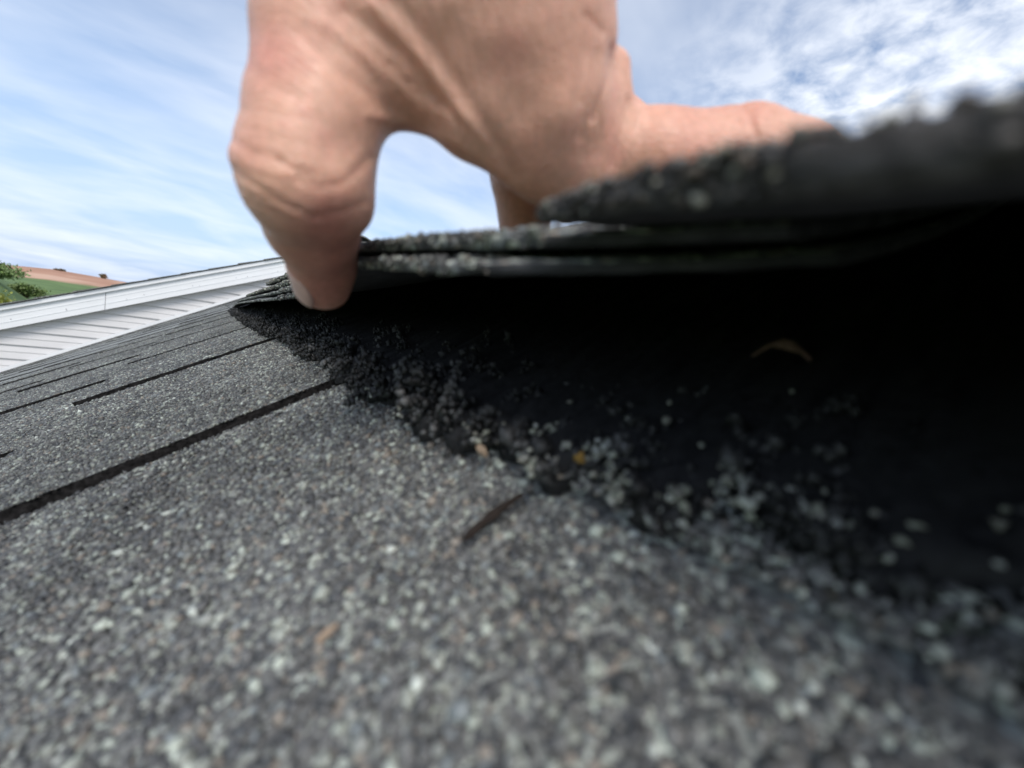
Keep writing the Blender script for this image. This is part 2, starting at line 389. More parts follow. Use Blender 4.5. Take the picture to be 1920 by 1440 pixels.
# pale crumbs lying along the rim of the tar and scattered into it
cu, ca = [], []
for px_a, cnt in ((1.75, 16), (1.62, 12), (1.35, 18), (1.22, 16), (1.12, 10), (1.05, 24), (.98, 20), (.9, 26), (.82, 22), (.66, 22), (.6, 14), (.5, 14), (.42, 12), (.3, 10), (2.4, 8), (3.1, 8)):
    c_a = px_a*H+rng.normal(0, .0008); c_u = tar_edge(np.array([c_a]))[0]+rng.normal(.0005, .0022)
    cu.append(c_u+rng.normal(0, .0011, cnt)); ca.append(c_a+rng.normal(0, .0014, cnt))
ns = 60; sa = rng.uniform(0, .12, ns); ca.append(sa); cu.append(tar_edge(sa)+np.abs(rng.normal(.006, .009, ns)))
u, a = np.concatenate(cu), np.concatenate(ca); n = len(u)
r = rng.lognormal(math.log(.00055), .25, n)
colr = np.array([(.30, .31, .25), (.36, .37, .32), (.24, .235, .2), (.42, .43, .40)])[rng.integers(0, 4, n)]*rng.uniform(.6, 1.15, (n, 1))
Vv, Fv, Cv = stones(np.c_[u, a, .0012+rng.uniform(0, .003, n)], np.c_[r, r*rng.uniform(.7, 1.3, n), r*.8], colr, ico(), .38)
o = link('pale_crumbs', mesh_np('pale_crumbs', Vv, Fv, Cv), roof, M_GRAN); tag(o, kind='stuff')

# ------------------------------------------------------------------ lifted shingles
UE = .72*H; FLAPL = .30
EX = np.array([-8, 0, .35, .9, 1.6, 2.5, 4.0, 5.5, 8, 10, 14, 18, 25, 34])*H
EZ = np.array([.72, .735, .755, .81, .875, .94, .86, .76, .72, .70, .64, .58, .44, 0])*H
def edge_z(a): return np.interp(a, EX, EZ)
def flap_z(u, a):
    s = np.clip((u-UE)/FLAPL, 0, 1); return edge_z(a)*(1-s)**2-.0005
def strip(name, a0, a1, off, thick, du, label, depth=FLAPL, ragged=.0008, seed=0, corner=0.0, gran_a=None, droop=None, recede=0.0, gap=0.0, wobs=1.0, shade_to=-1.0, taper=0.0, gsize=1.0, tone=(1, 1, 1), face=None):
    """a bent strip shingle: 'off' above the bottom ply, butt edge at UE+du"""
    r = np.random.default_rng(seed)
    na_ = max(12, int((a1-a0)/.0032)); A1 = np.linspace(a0, a1, na_)
    dens = np.concatenate([[0, .0008, .0024, .005, .009], np.linspace(.016, depth, 26)])
    top = []; bot = []
    for j, q in enumerate(dens):
        wob = (vnoise(A1*180, A1*0+seed, seed)-.5)*.0026*wobs+r.normal(0, ragged*.6, na_)
        cu_ = corner*np.clip(1-(a1-A1)/.05, 0, 1)**2
        u_ = UE+du+recede*np.clip((1.15*H-A1)/(.7*H), 0, 1)+q+(wob+cu_)*math.exp(-q/.006)+0*A1
        jit = (vnoise(A1*300, u_*300, seed+3)-.5)*.0007
        z_ = flap_z(u_, A1)+off-gap*(1-np.exp(-q/.012))+jit
        if droop is not None: z_ = z_-droop*np.clip(1-(a1-A1)/.10, 0, 1)**2*math.exp(-q/.05)
        rnd = .0006*math.exp(-q/.0012)
        thk = thick*(1-taper*np.clip(1-(a1-A1)/.02, 0, 1))
        top.append(np.c_[u_, A1, z_+thk-rnd]); bot.append(np.c_[u_, A1, z_+rnd*.6])
    nq = len(dens); T = np.concatenate(top); Bt = np.concatenate(bot); n = len(T)
    T[:, 1] += (r.normal(0, ragged, n)+.0015*(vnoise(T[:, 0]*200, T[:, 0]*0, seed)-.5))*(np.isclose(T[:, 1], a1)); Bt[:, 1] = T[:, 1]
    Vv = np.concatenate([T, Bt])
    ft, fb = [], []
    for j in range(nq-1):
        for i in range(na_-1):
            q0 = j*na_+i
            ft.append((q0, q0+na_, q0+na_+1, q0+1)); fb.append((n+q0, n+q0+1, n+q0+na_+1, n+q0+na_))
    fe = [(i, i+1, n+i+1, n+i) for i in range(na_-1)]
    fe += [(j*na_+na_-1, (j+1)*na_+na_-1, n+(j+1)*na_+na_-1, n+j*na_+na_-1) for j in range(nq-1)]
    fe += [((j+1)*na_, j*na_, n+j*na_, n+(j+1)*na_) for j in range(nq-1)]
    Fq = np.array(ft+fe+fb)
    Fq = Fq[:, ::-1]
    me = mesh_np(name, Vv, Fq); me.materials.append(face or M_SHINGLE); me.materials.append(M_UNDER)
    mi = np.zeros(len(Fq), np.int32); mi[len(ft)+len(fe):] = 1; mi[len(ft):len(ft)+na_-1] = A1[:-1] < shade_to; mi[len(ft)+len(fe)-(nq-1):len(ft)+len(fe)] = 1; me.polygons.foreach_set('material_index', mi)  # near end of butt edge takes underside colour: painted shade under the top shingle
    o = link(name, me, mw=ROOF); tag(o, label, 'shingle', 'shingles bent up by the hand')
    # granules on the butt edge and the first centimetres of the face
    ga0, ga1 = gran_a or (max(a0, -.03), min(a1, .30))
    L = ga1-ga0
    nf = int(L*thick/.0011**2*.9); aF = rng.uniform(ga0, ga1, nf); fr = rng.uniform(.18, .9, nf)
    nt_ = int(L*.03/.00125**2); aT = rng.uniform(ga0, ga1, nt_); qT = rng.uniform(0, .03, nt_)
    def wob_at(aq): return recede*np.clip((1.15*H-aq)/(.7*H), 0, 1)+(vnoise(aq*180, aq*0+seed, seed)-.5)*.0026*wobs+corner*np.clip(1-(a1-aq)/.05, 0, 1)**2
    def dr(aq, q): return 0 if droop is None else droop*np.clip(1-(a1-aq)/.10, 0, 1)**2*np.exp(-q/.05)
    uF = UE+du+wob_at(aF); uT = UE+du+qT+wob_at(aT)*np.exp(-qT/.006)
    aA = np.concatenate([aF, aT]); uA = np.concatenate([uF-.0001, uT]); q_ = np.concatenate([aF*0, qT])
    zA = flap_z(uA, aA)+off-gap*(1-np.exp(-q_/.012))-dr(aA, q_)+np.concatenate([fr*thick, aT*0+thick+.0001])*(1-taper*np.clip(1-(a1-aA)/.02, 0, 1))
    rr = rng.lognormal(math.log(.00052), .28, len(aA)).clip(.00025, .001)
    cc = palette(len(aA), lightboost=1.0)*.85; cc[:nf] *= .75; cc = cc*np.array(tone); rr *= gsize
    Vs, Fs, Cs = stones(np.c_[uA, aA, zA], np.c_[rr, rr, rr*.9], cc, ico())
    gobj = link('granule_coating', mesh_np('granule_coating', Vs, Fs, Cs), o, M_GRAN); tag(gobj, kind='stuff')
    return o
T3 = .0025
strip('lifted_shingle', .45*H, 1.40, 0, T3, 0, 'lowest lifted shingle, dusty black underside over the dark gap', seed=1, corner=.012, recede=.032, shade_to=1.3*H, gran_a=(1.15*H, .30))
strip('lifted_shingle', .5*H, 1.05, T3+.0014, T3, .0014, 'second lifted shingle layer, resting on the lowest one beside the thumb', seed=2, corner=.02, recede=.023, shade_to=.95*H, gran_a=(1.0*H, .30))
strip('lifted_shingle', -.30, .93*H, 2*T3+.0022, .0040, -.0008, 'uppermost lifted shingle, blurred and closest to the lens at right', seed=3, corner=.004, gran_a=(-.03, .93*H), ragged=.0010, gap=.0006, wobs=.15, taper=.5, gsize=.85, tone=(1.0, .9, .86), face=M_CUT)
strip('lifted_shingle', .16, .74, 2*T3+.0034, T3, .006, 'ragged shingle scrap on the stack left of the thumb', seed=4, corner=.03, depth=.2, tone=(1.7, 1.65, 1.5), gran_a=(.16, .70))
strip('lifted_shingle', .17, .48, 3*T3+.0058, T3, .010, 'topmost small shingle scrap on the stack left of the thumb', seed=5, corner=.03, depth=.16, tone=(1.7, 1.65, 1.5), gran_a=(.17, .47))

# ------------------------------------------------------------------ debris
def shard(name, pts, thick, material, label, cat, mw=ROOF):
    P_ = np.array(pts); n = len(P_); V = np.concatenate([P_, P_+np.array([0, 0, thick])])
    F = [tuple(range(n))[::-1], tuple(range(n, 2*n))]+[(i, (i+1) % n, (i+1) % n+n, i+n) for i in range(n)]
    o = link(name, mesh(name, V, F), None, material, mw); tag(o, label, cat); return o
M_TAN = plain('dry tan wood', (.33, .245, .17), .7, .3, (900, .25))
M_BROWN = plain('dry brown leaf', (.15, .09, .07), .8, .3, (700, .35))
M_ORANGE = plain('ochre grain', (.34, .2, .05), .6, .4, (900, .3))
M_SLIVER = plain('dark brown wood', (.022, .015, .011), .85, .3, (800, .4))
def onr(px_, py_, z=.0012):
    d_ = np.array([(px_-960), (py_-720), 763.0]); w = d_[0]*RIGHT+d_[1]*DOWN+d_[2]*FWD
    L = np.array(ROOF.inverted().to_3x3()) @ w; c0 = np.array(ROOF.inverted().to_3x3()) @ CAM
    t_ = (z-c0[2])/L[2]; return c0+L*t_
def blade(p0, p1, w, name, th, material, label, cat, bend=.0, lift=0):
    p0, p1 = np.array(p0), np.array(p1); dv = p1-p0; L = np.linalg.norm(dv); dv /= L; sd_ = np.array([-dv[1], dv[0], 0])
    k = 7; up, dn = [], []
    for i in range(k):
        s = i/(k-1); c = p0+dv*L*s+sd_*bend*math.sin(math.pi*s)+np.array([0, 0, lift*math.sin(math.pi*s)]); ww = w*(.35+.65*math.sin(math.pi*min(.95, .12+s*.85)))*(1+.25*math.sin(i*2.3))
        up.append(c+sd_*ww); dn.append(c-sd_*ww)
    return shard(name, up+dn[::-1], th, material, label, cat)
blade(onr(596, 1206), onr(634, 1172), .0005, 'wood_splinter', .0005, M_TAN, 'tiny tan wood splinter lying on the granules at lower centre', 'splinter')
blade(onr(872, 1014, -.0012), onr(980, 929, -.0012), .0010, 'wood_sliver', .0006, M_SLIVER, 'dark brown sliver lodged in the joint between two shingles', 'splinter', .0006)
blade(onr(899, 842), onr(912, 856), .0008, 'chip', .0011, M_TAN, 'tan chip at the edge of the dark tar', 'chip')
blade(onr(1078, 853, .002), onr(1094, 868, .002), .0009, 'seed', .0013, M_ORANGE, 'ochre seed among pale crumbs on the tar rim', 'seed')
p = onr(1412, 668, .008); q = onr(1520, 676, .008)
blade(p, q, .0009, 'leaf_scrap', .0004, M_BROWN, 'curled brown leaf scrap deep in the gap under the shingle', 'leaf', .001, .0025)

# ------------------------------------------------------------------ house beyond: gable wall, rake, roof edge
TP = math.tan(PITCH); SL = .4443
def zf(x): return -.269+SL*(x+.849)            # underside of the rake fascia (at WALL_Y-.3)
house = empty('neighbouring_house', (0, WALL_Y, 0))
tag(house, 'white gabled house wing with lap siding and white rake fascia beyond the roof', 'house')
hm = Matrix.Translation((0, -WALL_Y, 0))
def hpart(name, V, F, material, parent=None, smooth=False):
    V = [(x, y-WALL_Y, z) for x, y, z in V]
    return link(name, mesh(name, V, F, smooth), parent or house, material)
V, F = prism([(-2.6, -2.2), (1.6, -2.2), (1.6, .2), (.86, .50), (-2.6, zf(-2.6)+.03)], WALL_Y+.012, WALL_Y+.2)
hpart('wall', V, F, M_SIDING)
zb = -1.20; dzs = .0722; z0 = -.273-dzs*14
for i in range(24):
    za, zc = z0+i*dzs, z0+(i+1)*dzs
    def xl(z): return max(-2.55, (z-.015+.269)/SL-.849-.05)
    def xr(z): return z/TP+.004
    prof = [(0, .0005), (-.0105, .0005), (-.011, .004), (-.0065, .034), (-.0088, .038), (-.002, .0722), (0, .0722)]
    if xr(za) - xl(zc) < .02: continue
    V, F = [], []; n = len(prof)
    for s in (0, 1):
        for dy, dz in prof:
            z = za+dz; x = xl(z) if s == 0 else xr(z)
            V.append((x, WALL_Y+.011+dy, z))
    F = [(j, (j+1) % n, n+(j+1) % n, n+j) for j in range(n)]+[tuple(range(n))[::-1], tuple(range(n, 2*n))]
    hpart('siding_board', V, F, M_SIDING)
# channel trim where siding meets the shingles
def along(x0, x1, off0, off1, y0, y1, slope, zat, material, name, parent=None):
    V, F = prism([(x0, zat(x0)+off0), (x1, zat(x1)+off0), (x1, zat(x1)+off1), (x0, zat(x0)+off1)], y0, y1)
    return hpart(name, V, F, material, parent)
along(-1.8, .66, .002, .021, WALL_Y-.012, WALL_Y-.0035, TP, lambda x: x*TP, M_WHITE, 'channel_trim')
# soffit, fascia lengths with ribs and joint
FY = WALL_Y-.035
along(-2.6, .86, .003, .012, FY+.012, WALL_Y+.011, SL, zf, M_WHITE, 'soffit')
XJ = -.489
for x0, x1 in ((-2.6, XJ-.0012), (XJ+.0012, .84)):
    fb = along(x0, x1, 0, .095, FY, FY+.011, SL, zf, M_WHITE, 'fascia')
    for off in (.031, .063):
        along(x0+.001, x1-.001, off, off+.0016, FY-.0016, FY, SL, zf, M_JOINT if False else M_WHITE, 'fascia_rib', fb)
    nx = x0+.2
    for x in np.arange(max(x0, -1.4)+.12, x1, .23):
        for off in (.043, .036) if random.random() < .6 else (.043,):
            V, F = [], []; xx = x+random.uniform(-.05, .05); zc = zf(xx)+off
            for y in (FY-.0016, FY+.001):
                for q in range(6): V.append((xx+.0022*math.cos(q*math.pi/3), y, zc+.0022*math.sin(q*math.pi/3)))
            F = [tuple(range(6))]+[(q, q+6, (q+1) % 6+6, (q+1) % 6) for q in range(6)]
            hpart('nail_head', V, F, M_JOINT, fb)
along(-2.6, .86, .0955, .117, FY-.012, FY+.02, SL, zf, M_WHITE, 'drip_edge')
along(-2.6, .86, .1175, .121, FY-.014, WALL_Y+2.2, SL, zf, M_DECK, 'roof_sheathing')
x = -2.5; i = 0
while x < .80:
    w = .135+random.uniform(-.015, .015); th = .006+random.uniform(0, .0035)
    V, F = prism([(x, zf(x)+.1215), (x+w+.02, zf(x+w+.02)+.1215), (x+w+.02, zf(x+w+.02)+.1215+.002), (x, zf(x)+.1215+th)], FY-.019-random.uniform(0, .004), WALL_Y+2.2)
    hpart('edge_shingle', V, F, M_FARSH); x += w
V = []; seg = 8
for y in (FY-.03, WALL_Y+2.2):
    for q in range(seg+1):
        a_ = q/seg*2-1; V.append((.80+a_*.10, y, zf(.80)+.175-.07*a_*a_))
V += [(vx, vy, vz-.008) for vx, vy, vz in V]; nq = seg+1
F = [(q, q+1, q+1+nq, q+nq) for q in range(seg)]+[(q, q+2*nq, q+1+2*nq, q+1) for q in range(seg)]+[(q+2*nq, q+3*nq, q+1+3*nq, q+1+2*nq) for q in range(seg)]
hpart('ridge_cap', V, F, M_FARSH)
V = [(.80, FY-.014, zf(.8)+.121), (.80, WALL_Y+2.2, zf(.8)+.121), (2.6, WALL_Y+2.2, zf(.8)+.121-.8), (2.6, FY-.014, zf(.8)+.121-.8)]
hpart('far_slope', V, [(0, 3, 2, 1)], M_FARSH)

# ------------------------------------------------------------------ shrubs and trees on the bank
def leaf_mat(name, c0, c1):
    m_, t, b = mat(name); oi = N(t, 'ShaderNodeAttribute', attribute_name='tint')
    t.links.new(oi.outputs['Color'], b.inputs['Base Color']); b.inputs['Roughness'].default_value = .6
    return m_
M_LEAF = leaf_mat('leaf', None, None); M_BARK = plain('bark', (.09, .07, .05), .9, .2, (8, .3))
def shrub(name, loc, w, h, cols, label, cat, n=1500, leaf=.2, seed=0, group='shrubs on the grassy bank'):
    r = np.random.default_rng(seed); root = empty(name, loc); tag(root, label, cat, group)
    V, F = [], []
    for k in range(4):
        ang_ = r.uniform(0, 6.28); tip = (math.cos(ang_)*w*.3, math.sin(ang_)*w*.3, h*r.uniform(.6, .85)); b0 = len(V)
        for s in range(4):
            f_ = s/3; c = np.array(tip)*np.array([f_**1.5, f_**1.5, f_]); rr = .06*h*(1-f_*.85)*.5
            V += [(c[0]+rr*math.cos(q*1.2566), c[1]+rr*math.sin(q*1.2566), c[2]) for q in range(5)]
        F += [(b0+s*5+q, b0+s*5+(q+1) % 5, b0+(s+1)*5+(q+1) % 5, b0+(s+1)*5+q) for s in range(3) for q in range(5)]
    link('trunk', mesh('trunk', V, F), root, M_BARK)
    nc = 22; C = r.normal(0, 1, (nc, 3)); C /= np.linalg.norm(C, axis=1, keepdims=True); C *= r.uniform(.35, 1, (nc, 1))**.6
    C = C*np.array([w*.42, w*.42, h*.36])+np.array([0, 0, h*.55])
    idx = r.integers(0, nc, n); P_ = C[idx]+r.normal(0, 1, (n, 3))*np.array([w*.11, w*.11, h*.10])
    q = r.normal(size=(n, 3, 3)); e1 = q[:, 0]/np.linalg.norm(q[:, 0], axis=1, keepdims=True); e2 = np.cross(e1, q[:, 1]); e2 /= np.linalg.norm(e2, axis=1, keepdims=True)
    s = leaf*r.uniform(.5, 1.2, (n, 1)); Vq = np.stack([P_-e1*s, P_+e2*s*.55, P_+e1*s, P_-e2*s*.55], 1).reshape(-1, 3)
    col = np.array(cols)[r.integers(0, len(cols), nc)][idx]*r.uniform(.7, 1.3, (n, 1))
    link('crown', mesh_np('crown', Vq, np.arange(4*n).reshape(-1, 4), np.repeat(col, 4, 0)), root, M_LEAF)
def place(az, d): X_, Y_ = d*math.sin(math.radians(az)), d*math.cos(math.radians(az)); return (X_, Y_, float(terrain(np.array([X_]), np.array([Y_]))[0])-.15)
G1 = [(.14, .21, .06), (.17, .24, .08), (.11, .17, .05)]; G2 = [(.13, .19, .05), (.10, .15, .04), (.16, .21, .07)]; GY = [(.38, .36, .05), (.28, .30, .06), (.16, .20, .05)]
D1 = [(.065, .10, .035), (.085, .12, .045)]
shrub('flowering_shrub', place(-14.9, 52), 2.6, 2.9, GY, 'yellow flowering shrub at the left edge below the bank', 'shrub', 2600, .12, 1)
shrub('shrub', place(-13.4, 58), 2.0, 2.1, D1, 'dark green round shrub right of the yellow shrub', 'shrub', 2000, .12, 2)
shrub('tree', place(-15.6, 84), 5.4, 2.1, G1, 'leafy green tree topping the bank at the left edge', 'tree', 3500, .2, 3, 'trees along the bank')
shrub('tree', place(-13.5, 96), 3.6, 2.3, G2, 'small pale green tree on the bank crest before the tan field', 'tree', 2600, .18, 4, 'trees along the bank')
shrub('shrub', place(-12.2, 66), 2.4, 1.5, G2, 'low light green shrub on the meadow slope', 'shrub', 1800, .13, 5)
shrub('shrub', place(-10.2, 74), 2.0, 1.1, G1, 'low shrub nearest the fascia joint', 'shrub', 1500, .12, 6)
shrub('shrub', place(-14.2, 44), 1.8, 1.5, D1, 'dark low shrub under the yellow shrub', 'shrub', 1500, .1, 7)
shrub('lone_tree', place(-8.75, 236), 2.4, 1.9, [(.20, .12, .06), (.14, .11, .05)], 'lone brownish tree on the crest of the tan field', 'tree', 700, .25, 8, 'trees on the crest')
shrub('crest_bush', place(-11.6, 240), 3.2, 1.0, [(.16, .12, .07)], 'low brown bush on the crest, left of the lone tree', 'bush', 500, .25, 9, 'trees on the crest')

# ------------------------------------------------------------------ the hand
def C3(px_, py_, z): return np.array([(px_-960)*z/763, (py_-720)*z/763, z])      # millimetres before the lens
lo = np.array([-70., -215., 42.]); hi = np.array([100., 8., 146.]); ST = 1.0
ax = [np.arange(lo[i], hi[i], ST, dtype=np.float32) for i in range(3)]
GX, GY_, GZ = np.meshgrid(*ax, indexing='ij', sparse=True)
def cone(a, b_, ra, rb, sq=None):
    a, b_ = np.array(a, np.float32), np.array(b_, np.float32); d_ = b_-a; L2 = float(d_@d_)
    t_ = ((GX-a[0])*d_[0]+(GY_-a[1])*d_[1]+(GZ-a[2])*d_[2])/L2; np.clip(t_, 0, 1, out=t_)
    return np.sqrt((GX-a[0]-t_*d_[0])**2+(GY_-a[1]-t_*d_[1])**2+(GZ-a[2]-t_*d_[2])**2)-(ra+(rb-ra)*t_)
def smin(a, b_, k):
    h_ = np.clip(.5+.5*(b_-a)/k, 0, 1); return b_+(a-b_)*h_-k*h_*(1-h_)
def chain(pts, k=3):
    s = None
    for (p0, r0), (p1, r1) in zip(pts[:-1], pts[1:]):
        c = cone(p0, p1, r0, r1); s = c if s is None else smin(s, c, k)
    return s
THUMB = [(C3(660, -130, 82), 17.0), (C3(628, 90, 77), 12.7), (C3(596, 225, 76), 10.7), (C3(572, 334, 76.5), 10.7), (C3(588, 425, 90), 8.9), (C3(604, 490, 101), 7.3), (C3(610, 537, 107), 6.6)]
thumb = chain(THUMB, 4.5)
thumb = smin(thumb, cone(C3(622, 350, 79), C3(634, 372, 81), 4.6, 4.2), 8)          # pad bulge at the joint
web = chain([(C3(690, 30, 80), 11), (C3(780, 124, 80), 8.8), (C3(898, 212, 80), 8.0), (C3(1000, 274, 82), 8.0)], 4)
palm = chain([(C3(760, -120, 80), 20), (C3(960, -90, 76), 18)], 5)
palm = smin(palm, cone(C3(800, 20, 79), C3(960, 60, 76), 13, 13), 8)
index = chain([(C3(975, -120, 74), 15), (C3(1000, 60, 75), 13.0), (C3(1030, 190, 79), 11.4), (C3(1058, 300, 88), 9.6), (C3(1068, 352, 98), 8.4)], 4)
body = smin(smin(palm, thumb, 7), smin(web, index, 7), 8)
mid = chain([(C3(1040, 150, 92), 9), (C3(1105, 275, 89), 9.6), (C3(1235, 300, 88), 9.0), (C3(1390, 296, 87), 9.6), (C3(1480, 318, 86), 8.4), (C3(1570, 350, 85), 7.4)], 3)
body = smin(body, mid, 6)
fore = chain([(C3(990, 180, 100), 9), (C3(980, 320, 108), 8.2), (C3(984, 420, 113), 7.4)], 3)        # finger reaching down behind
body = smin(body, fore, 3)
little = chain([(C3(1030, 140, 106), 9), (C3(1220, 290, 110), 8.0), (C3(1330, 322, 110), 7.6), (C3(1400, 350, 110), 6.6)], 3)
body = smin(body, little, 3)
folds = chain([(C3(1085, 10, 72), 5.2), (C3(1103, 66, 73), 4.6)], 2)
body = smin(body, folds, 2.5)
body = smin(body, chain([(C3(1150, 132, 80), 3.8), (C3(1146, 178, 81), 4.0), (C3(1125, 250, 83), 4.2)], 2), 2.2)
wrist = chain([(C3(850, -60, 80), 22), (np.array([-6., -140., 92.]), 24), (np.array([2., -212., 112.]), 30)], 8)
body = smin(body, wrist, 12)
def surface_nets(S):
    s = S < 0
    n0, n1, n2 = S.shape
    corners = [(i, j, k) for i in (0, 1) for j in (0, 1) for k in (0, 1)]
    cnt = np.zeros((n0-1, n1-1, n2-1), np.int8)
    for c in corners: cnt += s[c[0]:n0-1+c[0], c[1]:n1-1+c[1], c[2]:n2-1+c[2]]
    act = np.argwhere((cnt > 0) & (cnt < 8)); ids = -np.ones(cnt.shape, np.int64); ids[tuple(act.T)] = np.arange(len(act))
    acc = np.zeros((len(act), 3)); num = np.zeros(len(act))
    for c in corners:
        for d_ in range(3):
            if c[d_]: continue
            e = list(c); e[d_] = 1
            v0 = S[act[:, 0]+c[0], act[:, 1]+c[1], act[:, 2]+c[2]]; v1 = S[act[:, 0]+e[0], act[:, 1]+e[1], act[:, 2]+e[2]]
            x = (v0 < 0) != (v1 < 0); t_ = np.where(x, v0/np.where(x, v0-v1, 1), 0)
            p_ = np.tile(np.array(c, float), (len(act), 1)); p_[:, d_] += t_
            acc += p_*x[:, None]; num += x
    Vv = act+acc/num[:, None]
    quads = []
    for d_ in range(3):
        o1, o2 = (d_+1) % 3, (d_+2) % 3
        sl0 = [slice(None)]*3; sl1 = [slice(None)]*3; sl0[d_] = slice(0, -1); sl1[d_] = slice(1, None)
        ch = s[tuple(sl0)] != s[tuple(sl1)]; e = np.argwhere(ch)
        e = e[(e[:, o1] > 0) & (e[:, o2] > 0) & (e[:, o1] < S.shape[o1]-1) & (e[:, o2] < S.shape[o2]-1)]
        def cell(a_, b_): q = e.copy(); q[:, o1] -= a_; q[:, o2] -= b_; return ids[tuple(q.T)]
        Q = np.stack([cell(1, 1), cell(0, 1), cell(0, 0), cell(1, 0)], 1)
        inside = s[tuple(e.T)]; Q[~inside] = Q[~inside][:, ::-1]; quads.append(Q)
    return Vv, np.concatenate(quads)
Vh, Fh = surface_nets(body); Vh = lo+Vh*ST
Fh = Fh[(Fh >= 0).all(1)]
E_ = np.concatenate([Fh[:, [0, 1]], Fh[:, [1, 2]], Fh[:, [2, 3]], Fh[:, [3, 0]]]); E_ = np.concatenate([E_, E_[:, ::-1]])
deg = np.bincount(E_[:, 0], minlength=len(Vh)).clip(1)
def smooth(P_, it, lam=.5):
    for _ in range(it):
        S_ = np.stack([np.bincount(E_[:, 0], P_[E_[:, 1], k], len(P_)) for k in range(3)], 1)/deg[:, None]; P_ = P_+lam*(S_-P_)
    return P_
Vh = smooth(Vh, 4)
def subdivide(P_, Q):
    e = np.stack([Q, np.roll(Q, -1, 1)], 2).reshape(-1, 2); e.sort(axis=1)
    ue, inv = np.unique(e[:, 0]*len(P_)+e[:, 1], return_inverse=True); a_, b_ = ue//len(P_), ue % len(P_)
    n0 = len(P_); em = n0+inv.reshape(-1, 4); fm = n0+len(ue)+np.arange(len(Q))
    P2 = np.concatenate([P_, (P_[a_]+P_[b_])/2, P_[Q].mean(1)])
    return P2, np.concatenate([np.stack([Q[:, k], em[:, k], fm, em[:, k-1]], 1) for k in range(4)])
Vh, Fh = subdivide(Vh, Fh)
E_ = np.concatenate([Fh[:, [0, 1]], Fh[:, [1, 2]], Fh[:, [2, 3]], Fh[:, [3, 0]]]); E_ = np.concatenate([E_, E_[:, ::-1]])
deg = np.bincount(E_[:, 0], minlength=len(Vh)).clip(1)
Vh = smooth(Vh, 3)
def vnormals(P_):
    fn = np.cross(P_[Fh[:, 2]]-P_[Fh[:, 0]], P_[Fh[:, 3]]-P_[Fh[:, 1]]); vn = np.zeros_like(P_)
    for c in range(4): 
        for k in range(3): vn[:, k] += np.bincount(Fh[:, c], fn[:, k], len(P_))
    return vn/np.maximum(np.linalg.norm(vn, axis=1, keepdims=True), 1e-9)
NV = vnormals(Vh)
if ((Vh-Vh.mean(0))*NV).sum() < 0: Fh = Fh[:, ::-1]; NV = -NV
# creases and tendons modelled into the surface: polylines on the skin (points in mm), depth, width
q2 = Vh[:, :2]/Vh[:, 2:3]*763+np.array([960, 720]); front = (NV*(-Vh/np.linalg.norm(Vh, axis=1, keepdims=True))).sum(1) > -.15
def seg_dist(P2, pts):
    best = np.full(len(P2), 1e9)
    for p0, p1 in zip(pts[:-1], pts[1:]):
        p0, p1 = np.array(p0, float), np.array(p1, float); dv = p1-p0; t_ = np.clip(((P2-p0)@dv)/(dv@dv), 0, 1)
        best = np.minimum(best, np.linalg.norm(P2-p0-t_[:, None]*dv, axis=1))
    return best
FOLDS = [  # negative = groove, positive = ridge; depth mm, width px
    ([(428, 258), (470, 284), (525, 300)], -.55, 9), ([(426, 312), (475, 345), (535, 382), (590, 408)], -.5, 8),
    ([(560, 335), (600, 350), (640, 345), (672, 322), (695, 296)], -.5, 10), ([(520, 300), (560, 322), (600, 330)], -.3, 9), ([(590, 408), (640, 398), (685, 380)], -.35, 9),
    ([(470, 372), (540, 412), (600, 432)], -.3, 9), ([(455, 110), (500, 150), (560, 190)], -.35, 16), ([(450, 205), (520, 215), (600, 225)], -.25, 12),
    ([(600, 40), (690, 110), (790, 205)], .7, 14), ([(650, 20), (740, 90), (830, 190)], -.8, 16), ([(700, 10), (790, 110), (880, 230), (955, 345)], .8, 14),
    ([(740, 0), (830, 110), (905, 230), (965, 330)], -.7, 16), ([(560, 60), (640, 140), (730, 200)], -.5, 14), ([(800, 170), (850, 215), (915, 285)], -.45, 8),
    ([(770, 150), (820, 200)], -.4, 7), ([(730, 120), (780, 175)], -.35, 7), ([(690, 215), (760, 232), (850, 262), (940, 325)], .5, 9),
    ([(1150, 90), (1140, 160), (1115, 225)], -.9, 8), ([(1120, 100), (1110, 180), (1090, 260)], -.45, 9), ([(1100, 90), (1085, 190)], -.3, 8),
    ([(1180, 190), (1165, 260), (1150, 310)], -.5, 8), ([(1392, 192), (1408, 225), (1420, 255)], -.6, 7), ([(1378, 196), (1390, 235)], -.35, 6), ([(1100, 30), (1130, 60)], -.4, 8)]
rf_ = random.Random(11)
for k in range(16):        # fine lines fanning from the web
    x0 = 560+k*24+rf_.uniform(-8, 8); x1 = 700+k*17+rf_.uniform(-10, 10); y1 = 150+k*11+rf_.uniform(-15, 15)
    FOLDS.append(([(x0, -10), ((x0+x1)/2+12, y1*.5+rf_.uniform(-8, 8)), (x1, y1)], -.22*rf_.uniform(.5, 1.2), 4.5))
for k in range(22):        # fine lines down the side of the hand and across the finger
    x0 = 960+k*9+rf_.uniform(-4, 4); FOLDS.append(([(x0, 60+rf_.uniform(-40, 40)), (x0+8, 180), (x0+14+rf_.uniform(-8, 8), 300)], -.13*rf_.uniform(.4, 1.2), 3.2))
for k in range(14):
    y0 = 235+k*15+rf_.uniform(-4, 4); x0 = 430+rf_.uniform(0, 40); FOLDS.append(([(x0, y0), (x0+50, y0+18), (x0+90+rf_.uniform(0, 40), y0+34)], -.2*rf_.uniform(.4, 1.1), 4))
for k in range(10):
    x0 = 1215+k*28+rf_.uniform(-6, 6); FOLDS.append(([(x0, 190), (x0+9, 240), (x0+12, 300)], -.15*rf_.uniform(.4, 1.1), 4))
